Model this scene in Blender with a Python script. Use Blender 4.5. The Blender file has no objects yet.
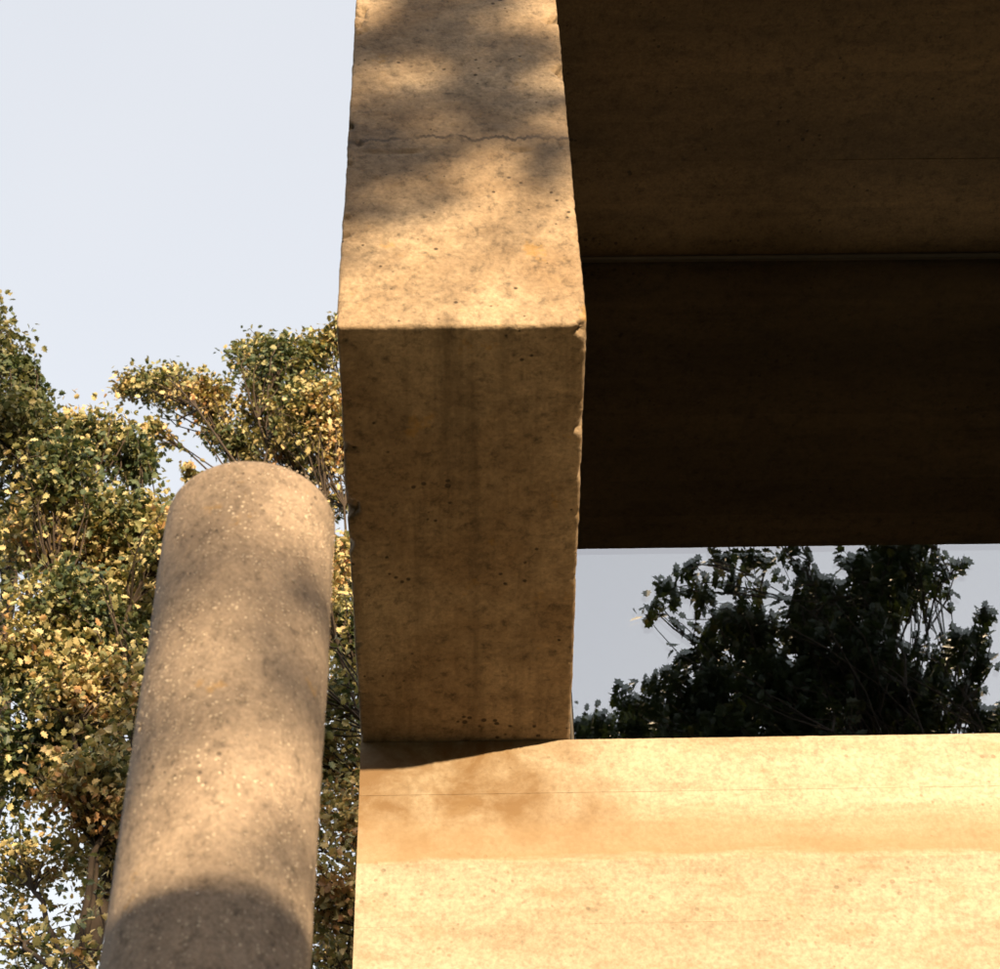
import bpy, math, random
import numpy as np
from mathutils import Matrix, Vector

# ------------------------------------------------------------------ camera, sky, sun, exposure
SC = bpy.context.scene
COL = SC.collection
CAM = np.array([0.0, 0.0, 1.6])
PITCH, YAW, ROLL, FPX = math.radians(49.018), math.radians(1.872), math.radians(-2.115), 2033.0
_F = np.array([math.sin(YAW)*math.cos(PITCH), math.cos(YAW)*math.cos(PITCH), math.sin(PITCH)])
_R0 = np.array([math.cos(YAW), -math.sin(YAW), 0.0]); _U0 = np.cross(_R0, _F)
_R = math.cos(ROLL)*_R0 + math.sin(ROLL)*_U0
_U = -math.sin(ROLL)*_R0 + math.cos(ROLL)*_U0
cd = bpy.data.cameras.new('camera'); cam = bpy.data.objects.new('camera', cd); COL.objects.link(cam)
cd.sensor_fit = 'HORIZONTAL'; cd.sensor_width = 36.0; cd.lens = 36.0*FPX/1000.0
cd.clip_start = 0.05; cd.clip_end = 5000
m = Matrix.Identity(4)
for i in range(3):
    m[i][0], m[i][1], m[i][2], m[i][3] = _R[i], _U[i], -_F[i], CAM[i]
cam.matrix_world = m
SC.camera = cam
cd.dof.use_dof = True; cd.dof.focus_distance = 9.0; cd.dof.aperture_fstop = 9.0

SUN_EL, SUN_AZ = math.radians(3.9), math.radians(17.9)      # azimuth: to the right of straight behind the camera
to_sun = Vector((math.sin(SUN_AZ)*math.cos(SUN_EL), -math.cos(SUN_AZ)*math.cos(SUN_EL), math.sin(SUN_EL)))
W = bpy.data.worlds.new('World'); SC.world = W; W.use_nodes = True
nt = W.node_tree; nt.nodes.clear()
sky = nt.nodes.new('ShaderNodeTexSky'); sky.sky_type = 'NISHITA'; sky.sun_disc = False
sky.sun_elevation = SUN_EL
sky.sun_rotation = math.atan2(to_sun.x, to_sun.y)
sky.altitude = 0; sky.air_density = 1.0; sky.dust_density = 2.0; sky.ozone_density = 1.0
bg = nt.nodes.new('ShaderNodeBackground'); bg.inputs['Strength'].default_value = 0.15
wo = nt.nodes.new('ShaderNodeOutputWorld')
# thin, even high haze over the whole sky
tc = nt.nodes.new('ShaderNodeTexCoord'); nz = nt.nodes.new('ShaderNodeTexNoise'); nz.inputs['Scale'].default_value = 1.6; nz.inputs['Detail'].default_value = 4
nt.links.new(tc.outputs['Generated'], nz.inputs['Vector'])
rp = nt.nodes.new('ShaderNodeValToRGB'); rp.color_ramp.elements[0].position = 0.3; rp.color_ramp.elements[1].position = 0.7
rp.color_ramp.elements[0].color = (1.86, 1.88, 1.99, 1); rp.color_ramp.elements[1].color = (2.06, 2.04, 2.08, 1)
nt.links.new(nz.outputs[0], rp.inputs[0])
dot = nt.nodes.new('ShaderNodeVectorMath'); dot.operation = 'DOT_PRODUCT'; dot.inputs[1].default_value = tuple(to_sun)
nt.links.new(tc.outputs['Generated'], dot.inputs[0])
gl = nt.nodes.new('ShaderNodeMapRange'); gl.interpolation_type = 'SMOOTHSTEP'
for k_, v_ in (('From Min', -0.6), ('From Max', 1.0), ('To Min', 1.0), ('To Max', 1.8)): gl.inputs[k_].default_value = v_
nt.links.new(dot.outputs['Value'], gl.inputs['Value'])
sz = nt.nodes.new('ShaderNodeSeparateXYZ'); nt.links.new(tc.outputs['Generated'], sz.inputs[0])
hz = nt.nodes.new('ShaderNodeMapRange')
for k_, v_ in (('From Min', 0.0), ('From Max', 1.0), ('To Min', 1.36), ('To Max', 0.88)): hz.inputs[k_].default_value = v_
nt.links.new(sz.outputs[2], hz.inputs['Value'])
hm = nt.nodes.new('ShaderNodeMath'); hm.operation = 'MULTIPLY'; nt.links.new(gl.outputs[0], hm.inputs[0]); nt.links.new(hz.outputs[0], hm.inputs[1])
vm = nt.nodes.new('ShaderNodeVectorMath'); vm.operation = 'SCALE'; nt.links.new(rp.outputs[0], vm.inputs[0]); nt.links.new(hm.outputs[0], vm.inputs['Scale'])
veil = nt.nodes.new('ShaderNodeMix'); veil.data_type = 'RGBA'; veil.inputs[0].default_value = 0.72
nt.links.new(sky.outputs[0], veil.inputs[6]); nt.links.new(vm.outputs[0], veil.inputs[7])
nt.links.new(veil.outputs[2], bg.inputs[0]); nt.links.new(bg.outputs[0], wo.inputs[0])
sd = bpy.data.lights.new('sun', 'SUN'); sd.energy = 4.0; sd.angle = math.radians(0.5); sd.color = (1.0, 0.755, 0.465)
so = bpy.data.objects.new('sun', sd); COL.objects.link(so)
so.rotation_euler = to_sun.to_track_quat('Z', 'Y').to_euler(); so.location = (8, -20, 12)
SC.view_settings.view_transform = 'Standard'; SC.view_settings.look = 'None'
SC.view_settings.gamma = 1.0; SC.view_settings.exposure = 1.82

# ------------------------------------------------------------------ measured geometry (metres)
XL, XR = -0.317, 0.356           # the fin's two sides
YE = 3.254                       # outer end of fins and roof
YW = 4.910                       # face of the parapet wall
YG = 4.958                       # outer face of the glass
ZB = 6.000                       # underside of fin, top of parapet
ZS = 8.787                       # soffit
ZT = 9.12                        # top of roof
X2L, X2R = 4.70, 5.373           # next fin
YB = 11.0                        # back of building

def at(px, py, y):               # a point at depth y along a line of sight
    v = _F*FPX + _R*(px-500.0) - _U*(py-484.5)
    return CAM + v*(y/v[1])
def mirrored(px, py, y):         # a point in front of the building that the window shows there; y is its real depth (negative = behind the viewer)
    p = at(px, py, 2*YG - y); p[1] = y
    return p

# ------------------------------------------------------------------ noise
_rs = np.random.RandomState(7)
_perm = _rs.permutation(256); _perm = np.concatenate([_perm, _perm, _perm])
_g = _rs.normal(size=(256, 3)); _g /= np.linalg.norm(_g, axis=1)[:, None]
def perlin(P):
    P = np.asarray(P, float); I = np.floor(P).astype(int); f = P-I; I &= 255
    u = f*f*f*(f*(f*6-15)+10); out = np.zeros(len(P))
    for dx in (0, 1):
        for dy in (0, 1):
            for dz in (0, 1):
                h = _perm[_perm[_perm[I[:, 0]+dx]+((I[:, 1]+dy) & 255)]+((I[:, 2]+dz) & 255)]
                d = f-np.array([dx, dy, dz])
                w = (u[:, 0] if dx else 1-u[:, 0])*(u[:, 1] if dy else 1-u[:, 1])*(u[:, 2] if dz else 1-u[:, 2])
                out += w*np.einsum('ij,ij->i', _g[h], d)
    return out
def fbm(P, o=4):
    P = np.asarray(P, float); a = 1.0; s = np.zeros(len(P))
    for k in range(o):
        s += a*perlin(P+17.3*k); P = P*2.03; a *= 0.5
    return s

# ------------------------------------------------------------------ objects
def tag(o, label=None, cat=None, group=None, kind=None):
    if label: o['label'] = label
    if cat: o['category'] = cat
    if group: o['group'] = group
    if kind: o['kind'] = kind
    return o
def empty(name, loc):
    o = bpy.data.objects.new(name, None); o.location = loc; o.empty_display_size = 0.2
    COL.objects.link(o); return o
def wpos(o):
    p = Vector((0, 0, 0))
    while o: p += o.location; o = o.parent
    return p
def link_mesh(name, me, mat, parent=None, smooth=True):
    """vertices are given in world space; the object sits at its parent's origin"""
    if parent is not None:
        w = wpos(parent); me.transform(Matrix.Translation(-w))
    if smooth: me.polygons.foreach_set('use_smooth', np.ones(len(me.polygons), bool))
    me.materials.append(mat); me.update()
    o = bpy.data.objects.new(name, me); COL.objects.link(o); o.parent = parent
    return o
def np_mesh(name, V, polys_flat, sizes):
    me = bpy.data.meshes.new(name)
    V = np.ascontiguousarray(V, np.float32); F = np.ascontiguousarray(polys_flat, np.int32); S = np.ascontiguousarray(sizes, np.int32)
    me.vertices.add(len(V)); me.vertices.foreach_set('co', V.ravel())
    me.loops.add(len(F)); me.loops.foreach_set('vertex_index', F)
    me.polygons.add(len(S)); st = np.zeros(len(S), np.int32); st[1:] = np.cumsum(S)[:-1]
    me.polygons.foreach_set('loop_start', st)
    me.update(calc_edges=True); me.validate()
    return me

def box_grid(lo, hi, res):
    """closed box surface cut into a fine grid, welded"""
    lo = np.array(lo, float); hi = np.array(hi, float)
    n = [max(1, int(round((hi[i]-lo[i])/res[i]))) for i in range(3)]
    idx = {}; 
    def key(i, j, k): return (i*(n[1]+1)+j)*(n[2]+1)+k
    Q = []
    def face(ax, side):
        a, b = [(1, 2), (2, 0), (0, 1)][ax]
        A, B = np.meshgrid(np.arange(n[a]), np.arange(n[b]), indexing='ij'); A = A.ravel(); B = B.ravel()
        c = n[ax] if side else 0
        def K(p, q):
            t = [None]*3; t[ax] = np.full_like(p, c); t[a] = p; t[b] = q
            return key(*t)
        q = np.stack([K(A, B), K(A+1, B), K(A+1, B+1), K(A, B+1)], 1)
        Q.append(q if side else q[:, ::-1])
    for ax in range(3):
        face(ax, 0); face(ax, 1)
    Q = np.concatenate(Q); u, inv = np.unique(Q, return_inverse=True); Q = inv.reshape(Q.shape)
    k = u % (n[2]+1); j = (u//(n[2]+1)) % (n[1]+1); i = u//((n[2]+1)*(n[1]+1))
    V = np.stack([lo[0]+(hi[0]-lo[0])*i/n[0], lo[1]+(hi[1]-lo[1])*j/n[1], lo[2]+(hi[2]-lo[2])*k/n[2]], 1)
    return V, Q
def rough_box(name, lo, hi, mat, parent, res=0.012, r=0.008, chip=0.0, amp=0.0015, pits=0.0, seed=0, wob=0.0, boards=None):
    res = (res,)*3 if not hasattr(res, '__len__') else res
    V, Q = box_grid(lo, hi, res)
    lo = np.array(lo); hi = np.array(hi); S = np.array([seed*3.7, seed*1.9, seed*5.1])
    rr = r + np.zeros(len(V))
    if chip:
        c = fbm(V*9+S, 3); rr = rr + chip*np.clip(c-0.24, 0, None)*3.2
        c2 = perlin(V*38+S); rr = rr + chip*0.55*np.clip(c2-0.33, 0, None)*2.4
    rr = np.minimum(rr, 0.45*(hi-lo).min())[:, None]
    inner = np.minimum(np.maximum(V, lo+rr), hi-rr)
    d = V-inner
    if r <= 0 and not chip: d = (V >= hi-1e-9).astype(float)-(V <= lo+1e-9)
    L = np.linalg.norm(d, axis=1)[:, None]; nrm = d/np.maximum(L, 1e-9)
    P = inner+nrm*rr
    h = amp*fbm(V*26+S, 3)
    if wob: h = h+wob*fbm(V*2.3+S, 2)
    if pits:
        p = perlin(V*30+S*2); q = perlin(V*6+S)
        h = h-pits*np.clip(p-0.30-0.25*np.clip(-q, 0, 1), 0, None)*6
    if boards: h = h+boards(V)
    P = P+nrm*h[:, None]
    me = np_mesh(name, P, Q.ravel(), np.full(len(Q), 4))
    o = link_mesh(name, me, mat, parent)
    if r <= 0 and not chip: me.set_sharp_from_angle(angle=math.radians(40))
    return o
def plain_box(name, lo, hi, mat, parent):
    return rough_box(name, lo, hi, mat, parent, res=(9, 9, 9), r=0.0)

def tube(points, radii, sides=8, jit=0.0, rs=None):
    P = np.array(points, float); n = len(P); T = np.gradient(P, axis=0); T /= np.linalg.norm(T, axis=1)[:, None]+1e-9
    ref = np.array([0.31, 0.95, 0.05]); V = []
    a = np.arange(sides)*2*math.pi/sides
    for i in range(n):
        u = np.cross(T[i], ref); u /= np.linalg.norm(u)+1e-9; w = np.cross(T[i], u)
        rad = radii[i]*(1+(rs.uniform(-jit, jit, sides) if jit else 0))
        V.append(P[i]+(np.cos(a)*rad)[:, None]*u+(np.sin(a)*rad)[:, None]*w)
    V = np.concatenate(V); F = []
    for i in range(n-1):
        for k in range(sides):
            F.append((i*sides+k, i*sides+(k+1) % sides, (i+1)*sides+(k+1) % sides, (i+1)*sides+k))
    return V, np.array(F)

# ------------------------------------------------------------------ materials
def new_mat(name):
    mt = bpy.data.materials.new(name); mt.use_nodes = True; t = mt.node_tree
    for n in list(t.nodes): t.nodes.remove(n)
    return mt, t
def N(t, typ, **kw):
    n = t.nodes.new(typ)
    for k, v in kw.items():
        if k in ('i',):
            for a, b in v.items(): n.inputs[a].default_value = b
        else: setattr(n, k, v)
    return n
def ramp(t, src, stops, interp='LINEAR'):
    r = t.nodes.new('ShaderNodeValToRGB'); e = r.color_ramp; e.interpolation = interp
    while len(e.elements) < len(stops): e.elements.new(0.5)
    for el, (p, c) in zip(e.elements, stops):
        el.position = p; el.color = (c, c, c, 1) if not hasattr(c, '__len__') else (*c, 1)
    t.links.new(src, r.inputs[0]); return r.outputs[0]
def noise(t, vec, scale, detail=4, rough=0.55, dist=0.0, typ='FBM'):
    n = t.nodes.new('ShaderNodeTexNoise'); n.inputs['Scale'].default_value = scale; n.inputs['Detail'].default_value = detail
    n.inputs['Roughness'].default_value = rough; n.inputs['Distortion'].default_value = dist
    t.links.new(vec, n.inputs['Vector']); return n.outputs[0]
def mixc(t, fac, a, b, mode='MIX'):
    n = t.nodes.new('ShaderNodeMix'); n.data_type = 'RGBA'; n.blend_type = mode
    for sock, v in ((n.inputs[0], fac), (n.inputs[6], a), (n.inputs[7], b)):
        if hasattr(v, 'is_output'): t.links.new(v, sock)
        elif hasattr(v, '__len__'): sock.default_value = (*v, 1)
        else: sock.default_value = v
    return n.outputs[2]
def mapv(t, vec, scale=(1, 1, 1), loc=(0, 0, 0)):
    n = t.nodes.new('ShaderNodeMapping'); n.inputs['Scale'].default_value = scale; n.inputs['Location'].default_value = loc
    t.links.new(vec, n.inputs['Vector']); return n.outputs[0]
def math_(t, op, a, b=None, c=None):
    n = t.nodes.new('ShaderNodeMath'); n.operation = op
    for k, v in enumerate((a, b, c)):
        if v is None: continue
        if hasattr(v, 'is_output'): t.links.new(v, n.inputs[k])
        else: n.inputs[k].default_value = v
    return n.outputs[0]

def fin_stain(t, pos, col):
    s = N(t, 'ShaderNodeSeparateXYZ'); t.links.new(pos, s.inputs[0])
    zj = 6.960
    w = noise(t, mapv(t, pos, (1, 1, 0.2)), 3.2, 6, 0.7)
    d = math_(t, 'ABSOLUTE', math_(t, 'SUBTRACT', math_(t, 'ADD', s.outputs[2], math_(t, 'MULTIPLY', math_(t, 'SUBTRACT', w, 0.5), 0.22)), zj))
    line = ramp(t, math_(t, 'MULTIPLY', d, 10.0), [(0.04, 1.0), (0.11, 0.0)])
    brk = ramp(t, noise(t, pos, 8.0, 4, 0.7), [(0.38, 0.0), (0.55, 1.0)])
    col = mixc(t, math_(t, 'MULTIPLY', math_(t, 'MULTIPLY', line, brk), 0.9), col, (0.035, 0.026, 0.02))
    # grime creeping out of the joint and dark runs along the underside
    wide = ramp(t, d, [(0.02, 1.0), (0.30, 0.0)])
    gr = ramp(t, noise(t, pos, 5.0, 6, 0.7), [(0.40, 0.0), (0.66, 1.0)])
    col = mixc(t, math_(t, 'MULTIPLY', math_(t, 'MULTIPLY', wide, gr), 0.55), col, (0.10, 0.078, 0.062))
    run = ramp(t, noise(t, mapv(t, pos, (6, 0.35, 1.2)), 2.2, 5, 0.65), [(0.50, 0.0), (0.70, 0.6)])
    low = ramp(t, math_(t, 'SUBTRACT', s.outputs[2], 5.6), [(0.41, 1.0), (0.45, 0.0)])
    return mixc(t, math_(t, 'MULTIPLY', run, low), col, (0.07, 0.048, 0.028))
def concrete(name, pale, mid, dark, grain=(1, 1, 1), pit=0.5, lichen=0.0, speck=0.0, bump=0.6, stain=None, vary=0.08, fine=1.0, mottle=0.35):
    mt, t = new_mat(name)
    pos = N(t, 'ShaderNodeNewGeometry').outputs['Position']
    info = N(t, 'ShaderNodeObjectInfo')
    g = mapv(t, pos, grain)
    big = noise(t, g, 1.6, 5, 0.6, 0.4)
    col = mixc(t, ramp(t, big, [(0.36, 0.0), (0.66, 1.0)]), mid, pale)
    med = noise(t, g, 9.0, 6, 0.65)
    col = mixc(t, ramp(t, med, [(0.50, 0.0), (0.74, 0.55)]), col, dark)
    sp = noise(t, pos, 70*fine, 4, 0.7)
    col = mixc(t, 0.55, col, ramp(t, sp, [(0.30, 0.25), (0.52, 0.5), (0.72, 0.72)]), 'OVERLAY')
    mo = noise(t, mapv(t, pos, (1, 1, 0.8)), 24*fine, 6, 0.75, 0.15)
    col = mixc(t, mottle, col, ramp(t, mo, [(0.28, 0.12), (0.47, 0.5), (0.75, 0.66)]), 'OVERLAY')
    # blow holes
    v = N(t, 'ShaderNodeTexVoronoi', feature='F1', i={'Scale': 26.0*fine, 'Randomness': 1.0}); t.links.new(pos, v.inputs['Vector'])
    area = noise(t, pos, 4.0, 3)
    rad = math_(t, 'MULTIPLY', ramp(t, area, [(0.42, 0.0), (0.68, 1.0)]), 0.26)
    hole = math_(t, 'MULTIPLY', math_(t, 'SUBTRACT', rad, v.outputs['Distance']), 12.0)
    hole = N(t, 'ShaderNodeClamp'); 
    hm = math_(t, 'MULTIPLY', math_(t, 'SUBTRACT', rad, v.outputs['Distance']), 12.0)
    t.links.new(hm, hole.inputs[0]); hole = hole.outputs[0]
    col = mixc(t, math_(t, 'MULTIPLY', hole, pit), col, tuple(c*0.45 for c in dark))
    if speck:
        w = N(t, 'ShaderNodeTexVoronoi', feature='F1', i={'Scale': 120.0}); t.links.new(pos, w.inputs['Vector'])
        sm = ramp(t, w.outputs['Distance'], [(0.0, 1.0), (0.26, 1.0), (0.36, 0.0)])
        sel = N(t, 'ShaderNodeSeparateColor'); t.links.new(w.outputs['Color'], sel.inputs[0])
        pick = ramp(t, sel.outputs[0], [(0.45, 0.0), (0.50, 1.0)])
        patch = ramp(t, noise(t, pos, 5.0, 3), [(0.42, 0.15), (0.62, 1.0)])
        f = math_(t, 'MULTIPLY', math_(t, 'MULTIPLY', sm, pick), math_(t, 'MULTIPLY', patch, speck))
        stone = mixc(t, sel.outputs[1], (0.10, 0.065, 0.04), (0.55, 0.47, 0.36))
        col = mixc(t, f, col, stone)
    if lichen:
        l = math_(t, 'MULTIPLY', ramp(t, noise(t, pos, 6.5, 5, 0.7), [(0.63, 0.0), (0.68, 1.0)]), lichen)
        col = mixc(t, l, col, (0.30, 0.16, 0.02))
    if stain: col = stain(t, pos, col)
    hue = N(t, 'ShaderNodeHueSaturation'); t.links.new(col, hue.inputs['Color'])
    t.links.new(math_(t, 'ADD', math_(t, 'MULTIPLY', info.outputs['Random'], vary*2), 1-vary), hue.inputs['Value'])
    b = N(t, 'ShaderNodeBsdfPrincipled', i={'Roughness': 0.86, 'Specular IOR Level': 0.3}); t.links.new(hue.outputs[0], b.inputs['Base Color'])
    h = math_(t, 'ADD', math_(t, 'MULTIPLY', med, 0.5), math_(t, 'MULTIPLY', sp, 0.5))
    h = math_(t, 'ADD', math_(t, 'ADD', h, math_(t, 'MULTIPLY', mo, mottle)), math_(t, 'MULTIPLY', hole, -0.6))
    bp = N(t, 'ShaderNodeBump', i={'Strength': bump, 'Distance': 0.006}); t.links.new(h, bp.inputs['Height']); t.links.new(bp.outputs[0], b.inputs['Normal'])
    o = N(t, 'ShaderNodeOutputMaterial'); t.links.new(b.outputs[0], o.inputs[0])
    return mt

def wall_tones(t, pos, col):
    # browner patch high on the wall below the fin, and blotchy casting bands
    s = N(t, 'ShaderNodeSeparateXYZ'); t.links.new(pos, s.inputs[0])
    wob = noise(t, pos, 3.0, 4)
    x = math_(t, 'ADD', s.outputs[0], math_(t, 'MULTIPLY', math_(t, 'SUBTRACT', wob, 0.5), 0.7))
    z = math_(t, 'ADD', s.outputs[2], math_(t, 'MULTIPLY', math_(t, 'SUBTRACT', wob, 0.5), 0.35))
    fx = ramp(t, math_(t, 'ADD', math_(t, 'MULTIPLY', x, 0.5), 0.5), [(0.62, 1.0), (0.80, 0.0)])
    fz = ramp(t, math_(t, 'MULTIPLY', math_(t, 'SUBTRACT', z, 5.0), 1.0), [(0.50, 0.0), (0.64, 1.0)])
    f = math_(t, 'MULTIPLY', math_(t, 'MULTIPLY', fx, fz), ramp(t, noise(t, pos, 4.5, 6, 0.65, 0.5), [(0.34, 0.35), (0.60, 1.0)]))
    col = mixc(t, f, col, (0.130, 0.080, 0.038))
    bz = math_(t, 'ADD', s.outputs[2], math_(t, 'MULTIPLY', math_(t, 'SUBTRACT', noise(t, mapv(t, pos, (0.5, 1, 4)), 5.0, 5), 0.5), 0.16))
    band = ramp(t, math_(t, 'SUBTRACT', bz, 5.0), [(0.50, 0.0), (0.53, 1.0), (0.66, 0.55), (0.74, 0.0)])
    bl = ramp(t, noise(t, mapv(t, pos, (0.55, 1, 1.2)), 7.0, 6, 0.62, 0.3), [(0.55, 0.0), (0.72, 0.4)])
    col = mixc(t, bl, col, (0.185, 0.125, 0.062))
    return mixc(t, math_(t, 'MULTIPLY', band, 0.75), col, (0.20, 0.135, 0.072))

M_WALL = concrete('cast_wall_concrete', (0.315, 0.272, 0.205), (0.262, 0.217, 0.156), (0.165, 0.122, 0.078), grain=(0.45, 1, 1.6), pit=0.4, bump=0.3, stain=wall_tones, vary=0.10)
M_FIN = concrete('rough_fin_concrete', (0.295, 0.226, 0.152), (0.166, 0.112, 0.064), (0.070, 0.044, 0.024), pit=0.9, lichen=0.35, bump=1.0, vary=0.0, mottle=0.95, stain=fin_stain)
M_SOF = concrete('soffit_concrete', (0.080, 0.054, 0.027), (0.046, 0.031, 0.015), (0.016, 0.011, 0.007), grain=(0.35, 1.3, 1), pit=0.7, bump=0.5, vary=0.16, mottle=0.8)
M_POST = concrete('aggregate_post_concrete', (0.275, 0.215, 0.162), (0.195, 0.150, 0.113), (0.115, 0.085, 0.064), pit=0.6, lichen=0.35, speck=0.95, mottle=0.85, bump=0.8, vary=0.0, fine=1.6)

def simple(name, col, rough=0.6, spec=0.5, metal=0.0, nscale=20, namp=0.25):
    mt, t = new_mat(name)
    pos = N(t, 'ShaderNodeNewGeometry').outputs['Position']
    n = noise(t, pos, nscale, 5)
    c = mixc(t, n, tuple(x*(1-namp) for x in col), tuple(min(1, x*(1+namp)) for x in col))
    b = N(t, 'ShaderNodeBsdfPrincipled', i={'Roughness': rough, 'Specular IOR Level': spec, 'Metallic': metal}); t.links.new(c, b.inputs['Base Color'])
    bp = N(t, 'ShaderNodeBump', i={'Strength': 0.3, 'Distance': 0.004}); t.links.new(n, bp.inputs['Height']); t.links.new(bp.outputs[0], b.inputs['Normal'])
    o = N(t, 'ShaderNodeOutputMaterial'); t.links.new(b.outputs[0], o.inputs[0])
    return mt
M_ROOM = simple('dark_room_paint', (0.02, 0.02, 0.018), 0.9, 0.1)
M_FRAME = simple('brown_aluminium_frame', (0.05, 0.042, 0.036), 0.6)
M_STONE = simple('pale_aggregate', (0.52, 0.435, 0.34), 0.3, 0.7, nscale=60, namp=0.5)
M_BARK = simple('bark', (0.045, 0.034, 0.026), 0.9, 0.2, nscale=14, namp=0.5)

def glass(name, refl, tint=(0.86, 0.90, 0.88)):
    mt, t = new_mat(name)
    gl = N(t, 'ShaderNodeBsdfGlossy', i={'Roughness': 0.0, 'Color': (0.96, 0.97, 1.0, 1)})
    tr = N(t, 'ShaderNodeBsdfTransparent', i={'Color': (*tint, 1)})
    pos = N(t, 'ShaderNodeNewGeometry').outputs['Position']
    bp = N(t, 'ShaderNodeBump', i={'Strength': 0.01, 'Distance': 0.01}); t.links.new(noise(t, pos, 1.3, 1), bp.inputs['Height']); t.links.new(bp.outputs[0], gl.inputs['Normal'])
    mx = N(t, 'ShaderNodeMixShader', i={0: refl}); t.links.new(tr.outputs[0], mx.inputs[1]); t.links.new(gl.outputs[0], mx.inputs[2])
    o = N(t, 'ShaderNodeOutputMaterial'); t.links.new(mx.outputs[0], o.inputs[0])
    return mt
M_GLASS = glass('coated_glass', 0.32); M_GLASS2 = glass('inner_tinted_glass', 0.13, (0.13, 0.15, 0.14))

def leafmat(name, stops, clump=0.55):
    mt, t = new_mat(name)
    geo = N(t, 'ShaderNodeNewGeometry')
    n = noise(t, geo.outputs['Position'], 0.9, 3)
    n = ramp(t, n, [(0.3, 0.0), (0.7, 1.0)])
    f = math_(t, 'ADD', math_(t, 'MULTIPLY', geo.outputs['Random Per Island'], 1-clump), math_(t, 'MULTIPLY', n, clump))
    c = ramp(t, f, stops)
    d = N(t, 'ShaderNodeBsdfPrincipled', i={'Roughness': 0.5, 'Specular IOR Level': 0.35}); t.links.new(c, d.inputs['Base Color'])
    tl = N(t, 'ShaderNodeBsdfTranslucent'); t.links.new(mixc(t, 1.0, c, (1.0, 0.95, 0.45), 'MULTIPLY'), tl.inputs['Color'])
    mx = N(t, 'ShaderNodeMixShader', i={0: 0.28}); t.links.new(d.outputs[0], mx.inputs[1]); t.links.new(tl.outputs[0], mx.inputs[2])
    o = N(t, 'ShaderNodeOutputMaterial'); t.links.new(mx.outputs[0], o.inputs[0])
    return mt
M_LGOLD = leafmat('turning_leaves', [(0.12, (0.035, 0.055, 0.028)), (0.34, (0.085, 0.105, 0.045)), (0.50, (0.29, 0.26, 0.12)), (0.66, (0.48, 0.39, 0.20)), (0.80, (0.36, 0.21, 0.09)), (0.95, (0.20, 0.085, 0.035))])
M_LGREEN = leafmat('green_leaves', [(0.05, (0.035, 0.06, 0.022)), (0.4, (0.062, 0.078, 0.034)), (0.7, (0.15, 0.14, 0.06)), (0.95, (0.34, 0.26, 0.11))])
M_LSHADE = leafmat('shaded_dark_leaves', [(0.05, (0.018, 0.03, 0.012)), (0.6, (0.03, 0.045, 0.016)), (0.95, (0.07, 0.06, 0.02))])  # backlit shade put into the leaf colour, for the reflected trees
M_LDARK = leafmat('deep_green_leaves', [(0.05, (0.03, 0.05, 0.018)), (0.6, (0.055, 0.085, 0.028)), (0.95, (0.12, 0.11, 0.035))])

# ------------------------------------------------------------------ ground
def ground():
    n = 60; s = np.sinh(np.linspace(-6, 6, n+1)); s = s/s[-1]*2500
    X, Y = np.meshgrid(s, s, indexing='ij'); Vv = np.stack([X.ravel(), Y.ravel(), np.zeros(X.size)], 1)
    i, j = np.meshgrid(np.arange(n), np.arange(n), indexing='ij'); k = (i*(n+1)+j).ravel()
    Q = np.stack([k, k+n+1, k+n+2, k+1], 1)
    mt, t = new_mat('grass_ground')
    pos = N(t, 'ShaderNodeNewGeometry').outputs['Position']
    c = mixc(t, noise(t, pos, 3.0, 6), (0.045, 0.055, 0.022), (0.12, 0.10, 0.05))
    b = N(t, 'ShaderNodeBsdfPrincipled', i={'Roughness': 0.95}); t.links.new(c, b.inputs['Base Color'])
    o = N(t, 'ShaderNodeOutputMaterial'); t.links.new(b.outputs[0], o.inputs[0])
    tag(link_mesh('ground', np_mesh('ground', Vv, Q.ravel(), np.full(len(Q), 4)), mt), kind='structure')
ground()

# ------------------------------------------------------------------ the building
B = tag(empty('concrete_building', (XL, YW, 0)), 'board-marked concrete building with projecting fin, parapet wall, dark soffit and reflecting window', 'building')
# fins
ZJ = at(450, 150, YE)[2]
def pour_joint(V):      # ragged joint between two pours
    d = V[:, 2]-ZJ-0.05*perlin(V*[3.0, 3.0, 0])-0.02*V[:, 0]
    return -0.016*np.exp(-(d/0.009)**2)*np.clip(0.35+2.2*perlin(V*[9, 9, 1]+4.4), 0, 1)
f1 = rough_box('fin', (XL, YE, ZB), (XR, YW+0.30, ZT), M_FIN, B, res=0.0095, r=0.008, chip=0.075, amp=0.0024, pits=0.004, seed=3, wob=0.005, boards=pour_joint)
f1['label'] = 'rough projecting concrete fin with chipped edges'
rough_box('fin', (X2L, YE, ZB), (X2R, YW+0.30, ZT), M_FIN, B, res=0.05, r=0.009, amp=0.002, seed=8)
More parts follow.
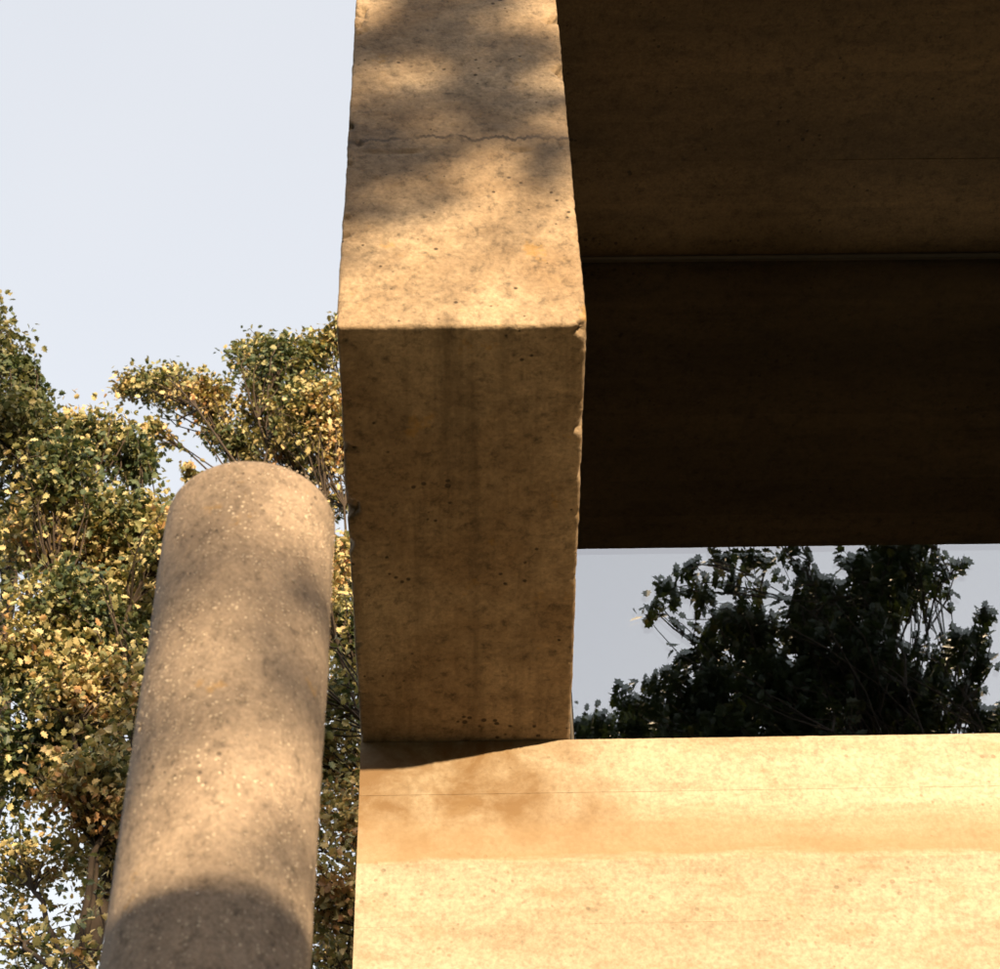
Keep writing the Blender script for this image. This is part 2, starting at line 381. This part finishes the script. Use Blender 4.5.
# parapet wall: core and cast courses
wall = rough_box('parapet_wall', (XL+0.02, YW+0.07, 0), (X2R-0.02, YW+0.30, ZB-0.012), M_WALL, B, res=(9, 9, 9), r=0)
tops = [ZB-0.002, 5.778, 5.505, 5.275, 5.03, 4.78]
while tops[-1] > 0.25: tops.append(tops[-1]-0.25)
tops[-1] = 0.001
rs = np.random.RandomState(5)
cuts = {0: [2.4], 1: [2.6], 2: [2.1], 3: [3.1], 4: [1.6]}
for k in range(len(tops)-1):
    z1, z0 = tops[k], tops[k+1]
    xs = [XL]+cuts.get(k, [1.2+rs.rand()*2.5])+[X2R]
    for a, b in zip(xs[:-1], xs[1:]):
        near = k < 4 and a < 2.0
        off = (0.0, 0.0009, 0.0002, 0.0009, 0.0004)[k % 5]+rs.uniform(-0.0003, 0.0003)
        rough_box('cast_course', (a-(0.0 if a == XL else 0.0007), YW+off, z0-0.0007), (b+(0.0 if b == X2R else 0.0007), YW+0.075+0.001*rs.rand(), z1+(0.0007 if k else 0)), M_WALL, wall,
                  res=(0.013, 0.016, 0.0125) if near else (0.3, 0.05, 0.08), r=0.0, chip=0.0, amp=0.0010, pits=0.0012 if near else 0, seed=k*7+int(a*3)+2, wob=0.0015)
# side, back walls, dark room, roof slab
plain_box('side_wall', (XL+0.004, YW+0.302, 0), (XL+0.30, YB, ZS+0.03), M_WALL, B)
plain_box('side_wall', (X2R-0.30, YW+0.302, 0), (X2R-0.004, YB, ZS+0.03), M_WALL, B)
plain_box('back_wall', (XL+0.302, YB-0.3, 0), (X2R-0.302, YB-0.003, ZS+0.03), M_WALL, B)
room = plain_box('room_lining', (XL+0.31, YW+0.31, 0.02), (X2R-0.31, YB-0.31, ZS-0.02), M_ROOM, B)
room.data.flip_normals()
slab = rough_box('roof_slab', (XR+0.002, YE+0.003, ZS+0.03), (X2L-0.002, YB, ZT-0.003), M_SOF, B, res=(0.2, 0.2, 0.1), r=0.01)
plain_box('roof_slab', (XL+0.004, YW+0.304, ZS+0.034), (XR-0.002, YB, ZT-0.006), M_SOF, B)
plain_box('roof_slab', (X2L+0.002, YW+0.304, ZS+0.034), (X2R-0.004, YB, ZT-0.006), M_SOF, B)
# open the room's face behind the glass (remove the front face of the lining)
import bmesh
bm = bmesh.new(); bm.from_mesh(room.data)
fs = [f for f in bm.faces if abs(f.calc_center_median().y + B.location.y - (YW+0.31)) < 0.01]
bmesh.ops.delete(bm, geom=fs, context='FACES'); bm.to_mesh(room.data); bm.free()
# soffit boards, the casting marks of the planks
y = YE+0.004; k = 0
while y < YW+0.30:
    w = 0.205+0.02*math.sin(k*2.1); y1 = min(y+w, YW+0.32)
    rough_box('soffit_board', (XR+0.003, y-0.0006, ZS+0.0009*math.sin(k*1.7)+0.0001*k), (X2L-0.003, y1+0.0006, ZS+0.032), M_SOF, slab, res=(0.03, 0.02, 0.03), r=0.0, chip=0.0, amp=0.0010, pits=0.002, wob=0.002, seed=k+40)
    y = y1; k += 1
# window: frame and two panes of the double glazing
win = rough_box('window', (XR+0.002, YG-0.006, ZS-0.020), (X2L-0.002, YG+0.05, ZS+0.0), M_FRAME, B, res=(0.5, 0.5, 0.5), r=0.002)
for x in (XR+0.004, (XR+X2L)/2, X2L-0.029):
    rough_box('jamb', (x, YG-0.004, ZB-0.002), (x+0.014, YG+0.05, ZS-0.021), M_FRAME, win, res=(0.5, 0.5, 0.5), r=0.003)
rough_box('sill', (XR+0.004, YG-0.006, ZB-0.004), (X2L-0.004, YG+0.05, ZB+0.012), M_FRAME, win, res=(0.5, 0.5, 0.5), r=0.002)
def pane(y, ty, tx, gm):
    xs = (XR+0.02, X2L-0.02); zs = (ZB+0.004, ZS-0.012); zc = (zs[0]+zs[1])/2; xc = 1.0
    V = [(x, y+(z-zc)*ty+(x-xc)*tx, z) for x in xs for z in zs]
    V = np.array(V)
    me = np_mesh('pane', V, np.array([0, 2, 3, 1]), np.array([4]))
    return link_mesh('pane', me, gm, win, smooth=False)
pane(YG, 0.0, 0.0, M_GLASS); pane(YG+0.016, 0.0012, 0.0006, M_GLASS2)

# ------------------------------------------------------------------ round posts
def post(cx, cy, r, h, label, seed, detail=True):
    e = tag(empty('concrete_post', (cx, cy, 0)), label, 'post', 'round concrete posts')
    fil = 0.24*r if detail else 0.1*r
    prof = [(r, z) for z in np.linspace(-0.02, h-fil, int(h/0.011) if detail else 40)]
    prof += [(r-fil+fil*math.cos(a), h-fil+fil*math.sin(a)) for a in np.linspace(0.12, math.pi/2, 9)]
    prof += [((r-fil)*s, h+0.004*(1-s)) for s in (0.75, 0.5, 0.25, 0.02)]
    ns = 110 if detail else 40; a = np.arange(ns)*2*math.pi/ns
    V = np.concatenate([np.stack([np.cos(a)*p, np.sin(a)*p, np.full(ns, z)], 1) for p, z in prof])
    nr = V*[1, 1, 0]; nr /= np.linalg.norm(nr, axis=1)[:, None]
    S = seed*2.3
    hgt = 0.0016*fbm(V*22+S, 3)+0.004*fbm(V*3+S, 2)+0.0022*np.clip(perlin(V*55+S), 0.1, None)*np.clip(perlin(V*5+S)*2+0.6, 0, 1)
    V = V+nr*hgt[:, None]+[cx, cy, 0]
    n = len(prof); i, j = np.meshgrid(np.arange(n-1), np.arange(ns), indexing='ij'); i = i.ravel(); j = j.ravel()
    Q = np.stack([i*ns+j, i*ns+(j+1) % ns, (i+1)*ns+(j+1) % ns, (i+1)*ns+j], 1)
    top = ((n-1)*ns+np.arange(ns))
    me = np_mesh('shaft', V, np.concatenate([Q.ravel(), top]), np.concatenate([np.full(len(Q), 4), [ns]]))
    link_mesh('shaft', me, M_POST, e)
    if detail:      # proud bits of aggregate
        rs = np.random.RandomState(seed); PV = []; PF = []; c = 0
        oc = np.array([(1, 0, 0), (-1, 0, 0), (0, 1, 0), (0, -1, 0), (0, 0, 1), (0, 0, -1)], float)
        of = np.array([(0, 2, 4), (2, 1, 4), (1, 3, 4), (3, 0, 4), (2, 0, 5), (1, 2, 5), (3, 1, 5), (0, 3, 5)])
        cand = 26000; th = rs.uniform(0, 2*math.pi, cand); z = rs.uniform(1.5, h-fil*0.4, cand)
        P = np.stack([np.cos(th)*r, np.sin(th)*r, z], 1)
        keep = fbm(P*[7, 7, 3.0]+S, 3)+rs.normal(0, 0.22, cand)+0.12*(z-3.4) > 0.22
        for p in P[keep]:
            s = rs.uniform(0.0010, 0.0029)
            if rs.rand() < 0.06: s *= 1.6
            A = rs.normal(size=(3, 3)); q, _ = np.linalg.qr(A)
            sc = s*rs.uniform(0.6, 1.25, 3)
            v = (oc*sc*rs.uniform(0.8, 1.2, (6, 1)))@q
            d = p*[1, 1, 0]/r; v = v-np.outer(v@d, d)*0.6
            PV.append(v+p+d*s*0.02+[cx, cy, 0]); PF.append(of+c); c += 6
        PF = np.concatenate(PF)
        o = link_mesh('aggregate', np_mesh('aggregate', np.concatenate(PV), PF.ravel(), np.full(len(PF), 3)), M_STONE, e, smooth=False)
        o['kind'] = 'stuff'
    return e
PD = 2.80
post(math.sin(math.radians(-8.57))*PD, math.cos(math.radians(-8.57))*PD, 0.0608*PD, 4.70, 'round topped rough concrete post standing beside the fin in dappled sun', 11)
post(1.79, -4.0, 0.30, 4.10, 'added unseen round post behind the viewer, casting shade on the near post', 12, detail=False)  # added out of view, sized and placed to throw shade on the near post

# ------------------------------------------------------------------ trees
_half = np.array([(0, 0), (0.10, 0.06), (0.30, 0.10), (0.24, 0.30), (0.46, 0.42), (0.27, 0.55), (0.34, 0.78), (0.14, 0.80), (0, 1.05)])
def leaf_mesh(name, P, size, rs, up=0.55):
    """P: leaf bases; one folded lobed blade each"""
    n = len(P); k = len(_half)
    L = np.array([[-x, yy, 0.22*x] for x, yy in _half]); Rr = np.array([[x, yy, 0.22*x] for x, yy in _half[1:-1]])
    T = np.concatenate([L, Rr]); T[:, 2] -= 0.18*(T[:, 1]**2)
    m_ = len(T)
    nrm = rs.normal(size=(n, 3)); nrm /= np.linalg.norm(nrm, axis=1)[:, None]; nrm = nrm*0.75+np.array([0, -0.25, up]); nrm /= np.linalg.norm(nrm, axis=1)[:, None]
    d = rs.normal(size=(n, 3)); d -= nrm*np.einsum('ij,ij->i', d, nrm)[:, None]; d /= np.linalg.norm(d, axis=1)[:, None]
    s = np.cross(d, nrm)
    sz = size*rs.uniform(0.65, 1.25, n)
    V = (T[None, :, 0, None]*s[:, None]+T[None, :, 1, None]*d[:, None]+T[None, :, 2, None]*nrm[:, None])*sz[:, None, None]+P[:, None]
    left = list(range(k)); right = [0]+list(range(k, k+k-2))+[k-1]; right = right[::-1]
    one = np.array(left+right); F = (one[None]+np.arange(n)[:, None]*m_).ravel()
    return np_mesh(name, V.reshape(-1, 3), F, np.full(2*n, k))
def curve(a, b, rs, n=7, sag=0.12, kink=0.012):
    a = np.array(a, float); b = np.array(b, float); t = np.linspace(0, 1, n)[:, None]; L = np.linalg.norm(b-a)
    w = rs.normal(size=3)*sag*L; w[2] = abs(w[2])*0.6
    return a*(1-t)+b*t+np.sin(t*math.pi)*w+np.concatenate([[np.zeros(3)], rs.normal(size=(n-2, 3))*kink*L, [np.zeros(3)]])
def tree(name, label, group, base, top, clusters, leaf, mat, seed, tr=0.20, per=1.0, fork=0.45, limb=0.7):
    """clusters: (centre, radius, leaves). Trunk to top, a limb to each cluster, twigs and leaf sprays in it"""
    rs = np.random.RandomState(seed); base = np.array(base, float); top = np.array(top, float)
    e = tag(empty(name, tuple(base)), label, 'tree', group)
    tp = curve(base-[0, 0, 0.1], top, rs, 14, 0.04, 0.003)
    rad = tr*(1-0.8*np.linspace(0, 1, 14)); rad[0] *= 1.5
    V, F = tube(tp, rad, 12, 0.08, rs)
    link_mesh('trunk', np_mesh('trunk', V, F.ravel(), np.full(len(F), 4)), M_BARK, e)
    LP = []; TV = []; TF = []; tc = 0
    for c, r, n in clusters:
        c = np.array(c, float); n = int(n*per)
        hd = np.linalg.norm((c-base)[:2]); zatt = np.clip(c[2]-0.7*hd-0.5, base[2]+fork*(top[2]-base[2]), top[2]-0.3)
        i = int(np.clip((zatt-base[2])/(top[2]-base[2])*13, 0, 13)); a = tp[i]
        p = curve(a, c, rs, 9, 0.10); ll = np.linalg.norm(c-a)
        V, F = tube(p, np.linspace(limb*min(rad[i]*0.6, 0.012*ll+0.02), 0.012*limb, 9), 7, 0.06, rs)
        link_mesh('limb', np_mesh('limb', V, F.ravel(), np.full(len(F), 4)), M_BARK, e)
        nt_ = max(5, int(n/34)); r3 = np.array(r) if hasattr(r, '__len__') else np.array([r, r, r*0.8])
        for q in range(nt_):
            u = rs.normal(size=3); u /= np.linalg.norm(u); u *= rs.rand()**0.45
            end = c+u*r3; st = p[rs.randint(5, 9)]
            tw = curve(st, end, rs, 5, 0.12)
            V, F = tube(tw, np.linspace(0.011, 0.003, 5), 4); TV.append(V); TF.append(F+tc); tc += len(V)
            m_ = n//nt_
            tt = rs.beta(3, 1.1, m_); idx = np.clip((tt*4).astype(int), 0, 3); fr = tt*4-idx
            pp = tw[idx]*(1-fr)[:, None]+tw[idx+1]*fr[:, None]
            sp = 0.28*float(r3.mean())*(0.4+0.6*tt)
            LP.append(pp+np.clip(rs.normal(size=(m_, 3)), -1.7, 1.7)*sp[:, None]*[1, 1, 0.7])
    TV = np.concatenate(TV); TF = np.concatenate(TF)
    tag(link_mesh('twigs', np_mesh('twigs', TV, TF.ravel(), np.full(len(TF), 4)), M_BARK, e), kind='stuff')
    tag(link_mesh('crown', leaf_mesh('crown', np.concatenate(LP), leaf, rs), mat, e, smooth=False), kind='stuff')
    return e
def C(lst, y, fn=at, jit=0.9, seed=0, dens=1.0):
    rs = np.random.RandomState(seed); out = []
    for px, py, rp, n in lst:
        yy = y+rs.uniform(-jit, jit); p = fn(px, py, yy)
        dist = (2*YG-yy if fn is mirrored else yy)
        mpp = dist/0.656/FPX
        out.append((p, rp*mpp, n*dens))
    return out
G1 = 'trees behind the round post'
# far left, mostly green, top breaks the sky at the left edge
tree('leafy_tree', 'green leafy tree at the left edge, taller than its neighbours', G1, (-5.2, 14.4, 0), (-4.6, 14.0, 17.5),
     C([(-10, 350, 48, 900), (-40, 300, 50, 500), (10, 420, 45, 900), (35, 400, 26, 350), (55, 430, 28, 400), (22, 360, 18, 200), (-50, 450, 80, 900), (-5, 520, 35, 500), (-60, 600, 80, 800), (-40, 750, 80, 700), (-120, 400, 90, 700), (-120, 650, 100, 700), (-70, 880, 80, 450)], 13.6, seed=1),
     0.070, M_LGREEN, 27, 0.22, per=1.9)
# golden tree filling the left
tree('turning_tree', 'autumn gold tree filling the space left of the round post', G1, (-2.9, 12.6, 0), (-2.5, 12.4, 14.0),
     C([(95, 440, 42, 900), (60, 470, 45, 900), (140, 455, 30, 450), (40, 540, 42, 800), (95, 530, 55, 1500), (150, 520, 40, 1000), (60, 610, 60, 1400), (130, 600, 60, 1500),
        (20, 660, 50, 900), (80, 690, 65, 1500), (150, 690, 55, 1100), (30, 760, 60, 900), (100, 780, 60, 1000), (180, 620, 60, 900), (200, 720, 70, 900), (20, 850, 55, 300), (85, 860, 55, 330), (150, 860, 60, 600),
        (30, 945, 60, 230), (110, 950, 60, 260), (220, 850, 70, 700), (190, 540, 45, 700), (40, 1060, 80, 400), (150, 1080, 80, 500)], 11.8, seed=2),
     0.063, M_LGOLD, 22, 0.20, per=2.1, fork=0.4)
# tree in the middle behind the post and fin
tree('maple_tree', 'open crowned tree with bare twigs showing, between post top and fin', G1, (-1.2, 15.2, 0), (-1.0, 15.0, 17.2),
     C([(135, 385, 26, 420), (170, 385, 30, 520), (205, 392, 28, 480), (150, 430, 20, 160), (215, 430, 22, 260), (245, 350, 26, 560), (280, 355, 34, 800), (318, 345, 28, 560), (345, 330, 22, 420),
        (260, 405, 40, 800), (310, 405, 42, 1000), (240, 445, 26, 330), (290, 450, 30, 480), (340, 440, 36, 700), (380, 400, 60, 900), (350, 500, 22, 150), (190, 470, 16, 120)], 14.6, seed=3, jit=0.7),
     0.067, M_LGOLD, 23, 0.17, per=1.9, fork=0.5)
tree('leafy_tree', 'olive green tree seen in the gap between the round post and the fin', G1, (-0.35, 13.2, 0), (-0.3, 13.0, 13.4),
     C([(345, 560, 32, 500), (330, 620, 36, 700), (360, 680, 45, 900), (330, 750, 45, 900), (360, 820, 50, 900), (330, 890, 50, 800), (360, 960, 60, 800), (300, 560, 50, 600), (280, 680, 60, 700), (270, 800, 60, 700), (420, 600, 60, 600), (430, 760, 70, 600), (430, 900, 70, 600), (340, 1040, 80, 700)], 12.6, seed=4),
     0.063, M_LGOLD, 24, 0.16, per=1.9, fork=0.4)

# trees on the viewer's side, seen in the window
G2 = 'trees reflected in the window'
poly = [(590, 705), (650, 695), (690, 655), (720, 618), (780, 595), (850, 555), (880, 515), (930, 515), (948, 570), (928, 600), (985, 620), (992, 680), (960, 720), (1000, 745), (1000, 800), (590, 800)]
def inside(x, y):
    c = False
    for (x0, y0), (x1, y1) in zip(poly, poly[1:]+poly[:1]):
        if (y0 > y) != (y1 > y) and x < (x1-x0)*(y-y0)/(y1-y0)+x0: c = not c
    return c
mass = []; rs = np.random.RandomState(9)
while len(mass) < 112:
    px, py = rs.uniform(590, 1000), rs.uniform(515, 752)
    if not inside(px, py) or math.hypot(px-925, py-622) < 26 or math.hypot(px-735, py-668) < 14: continue
    mass.append((px, py, rs.uniform(15, 31), int(rs.uniform(90, 230))))
tree('broadleaf_tree', 'dark broadleaf tree reflected large in the window', G2, (5.6, -2.6, 0), (3.4, -2.2, 12.6),
     C(mass+[(690, 575, 16, 80), (722, 560, 18, 110), (752, 556, 18, 110), (664, 588, 17, 100), (652, 606, 13, 60), (702, 600, 13, 60), (735, 580, 12, 50), (780, 545, 20, 90), (958, 560, 14, 60), (985, 610, 12, 60), (968, 640, 20, 150), (985, 665, 16, 110), (965, 690, 24, 190), (945, 660, 22, 160), (990, 715, 16, 90), (905, 560, 26, 200), (770, 830, 60, 900), (850, 830, 70, 1200), (930, 830, 70, 1200), (800, 905, 60, 900), (880, 905, 60, 900), (950, 905, 60, 900)], -2.0, mirrored, 0.5, 5)+[((x, -2.2-0.5*(k % 3), z), 0.62, 480) for k, (x, z) in enumerate([(0.5, 10.2), (1.0, 10.9), (1.1, 9.7), (1.6, 10.4), (2.1, 11.0), (2.0, 9.8), (2.6, 10.5), (0.4, 11.2), (1.6, 11.3), (3.0, 9.8), (0.0, 10.3), (-0.3, 9.7)])]+[((x, -2.6, z), 0.45, 420) for x, z in ((1.5, 9.25), (0.9, 9.15), (2.2, 9.2), (2.8, 9.3), (0.3, 9.25))],
     0.088, M_LSHADE, 31, 0.15, per=0.72, limb=0.28, fork=0.62)
tree('broadleaf_tree', 'smaller dark treetop reflected low at the left end of the window', G2, (2.6, -9.0, 0), (2.2, -8.8, 15.6),
     C([(600, 722, 22, 350), (640, 712, 24, 450), (580, 745, 30, 350), (620, 770, 45, 700), (1010, 725, 24, 400), (560, 780, 50, 600)], -8.6, mirrored, 0.4, 6),
     0.10, M_LSHADE, 32, 0.17, fork=0.6)
# low branches on the sun side: their leaves dapple the fin and the post
def sunward(x, y, z, yy):        # the point at depth yy on the sun's ray to (x, y, z)
    k = (y-yy)/to_sun.y*-1
    return np.array([x, y, z])+np.array([to_sun.x, to_sun.y, to_sun.z])*k
cl = []
FD = [(375, 150, 0.15, 160), (420, 165, 0.15, 150), (375, 205, 0.13, 80), (470, 140, 0.14, 170), (520, 120, 0.15, 200), (560, 105, 0.14, 180), (548, 145, 0.12, 110), (440, 35, 0.16, 210), (500, 40, 0.16, 260), (545, 55, 0.15, 220), (380, 45, 0.16, 150), (470, 0, 0.2, 300), (370, 90, 0.12, 60), (390, 120, 0.1, 60), (380, 250, 0.10, 30), (440, 195, 0.10, 30)]
FD = [tuple(at(a, b, YE))+(r, n) for a, b, r, n in FD]
for (x, y_, z, r, n) in FD+[(-0.30, 2.6, 4.10, 0.17, 50), (-0.58, 2.6, 3.98, 0.15, 40), (-0.42, 2.6, 4.5, 0.2, 40), (-0.26, 2.6, 3.80, 0.09, 26), (-0.58, 2.6, 4.35, 0.14, 32), (-0.22, 2.6, 4.4, 0.15, 40)]:
    cl.append((sunward(x, y_, z, -16.0), r, n))
tree('young_tree', 'slender young tree with thin low branches on the viewer side', 'young trees on the viewer side', (3.2, -16.2, 0), (3.5, -16.0, 9.8), cl, 0.085, M_LGREEN, 33, 0.06, fork=0.3)

# evergreens added out of view to shade the right wall and soffit
for k, (x, y_, h, lab) in enumerate([(7.35, -6.0, 12.5, 'added unseen evergreen nearest on the sunward side, shading the wall'), (9.6, -6.8, 14.0, 'added unseen evergreen farther out on the sunward side, shading the wall')]):
    rs = np.random.RandomState(50+k); cl = []
    for q in range(40):
        z = 0.8+(h-1.2)*rs.rand(); w = 1.6*(1-0.3*z/h); a = rs.rand()*6.283; d = w*rs.rand()**0.5
        cl.append(((x+d*math.cos(a), y_+d*math.sin(a), z), 0.75, 330))
    tree('shading_evergreen', lab, 'added shading evergreens', (x, y_, 0), (x, y_, h), cl, 0.13, M_LDARK, 60+k, 0.12, fork=0.05)

# big unseen trees added around the viewer to block fill light from the sky
G3 = 'added sky-blocking trees on the viewer side'
for k, (x, y_, h, w, lab) in enumerate([(-6.5, -4.0, 12.5, 3.2, 'added unseen broad tree close on the viewer side, left of the building'), (-3.5, -11.5, 17.0, 4.0, 'added unseen tall tree standing behind the viewer'),
                                        (-12.0, -9.0, 17.0, 4.5, 'added unseen spreading tree at the far left on the viewer side'),
                                        (14.0, -1.0, 14.0, 4.0, 'added unseen tree standing out to the right of the building'), (17.0, -12.0, 17.0, 5.0, 'added unseen large tree far out to the right on the viewer side')]):
    rs = np.random.RandomState(80+k); cl = []
    for q in range(26):
        u = rs.normal(size=3); u /= np.linalg.norm(u); u *= rs.rand()**0.33
        cl.append(((x+u[0]*w*0.85, y_+u[1]*w*0.85, h*0.56+u[2]*h*0.36), 0.34*w, 220))
    tree('sky_blocking_tree', lab, G3, (x, y_, 0), (x, y_, h*0.85), cl, 0.24, M_LDARK, 90+k, 0.25, fork=0.2)
# unseen wood added to block the low sky, left open towards the sun
rs = np.random.RandomState(77); P = []
while len(P) < 26000:
    a = rs.uniform(0, 2*math.pi); az = math.degrees(math.atan2(math.sin(a), -math.cos(a)))   # from straight behind the viewer
    if abs(az-17.9) < 9 or abs(abs(az)-180) < 55: continue
    d = rs.uniform(32, 46); top = 13+3.5*perlin(np.array([[a*6.0, 0.3, d*0.1]]))[0]*2
    P.append((math.sin(a)*d, math.cos(a)*d, top*rs.rand()**0.8))
tag(link_mesh('wood', leaf_mesh('wood', np.array(P), 1.3, rs), M_LDARK, smooth=False), 'added unseen ring of dark leaves blocking the low sky', 'wood', kind='stuff')
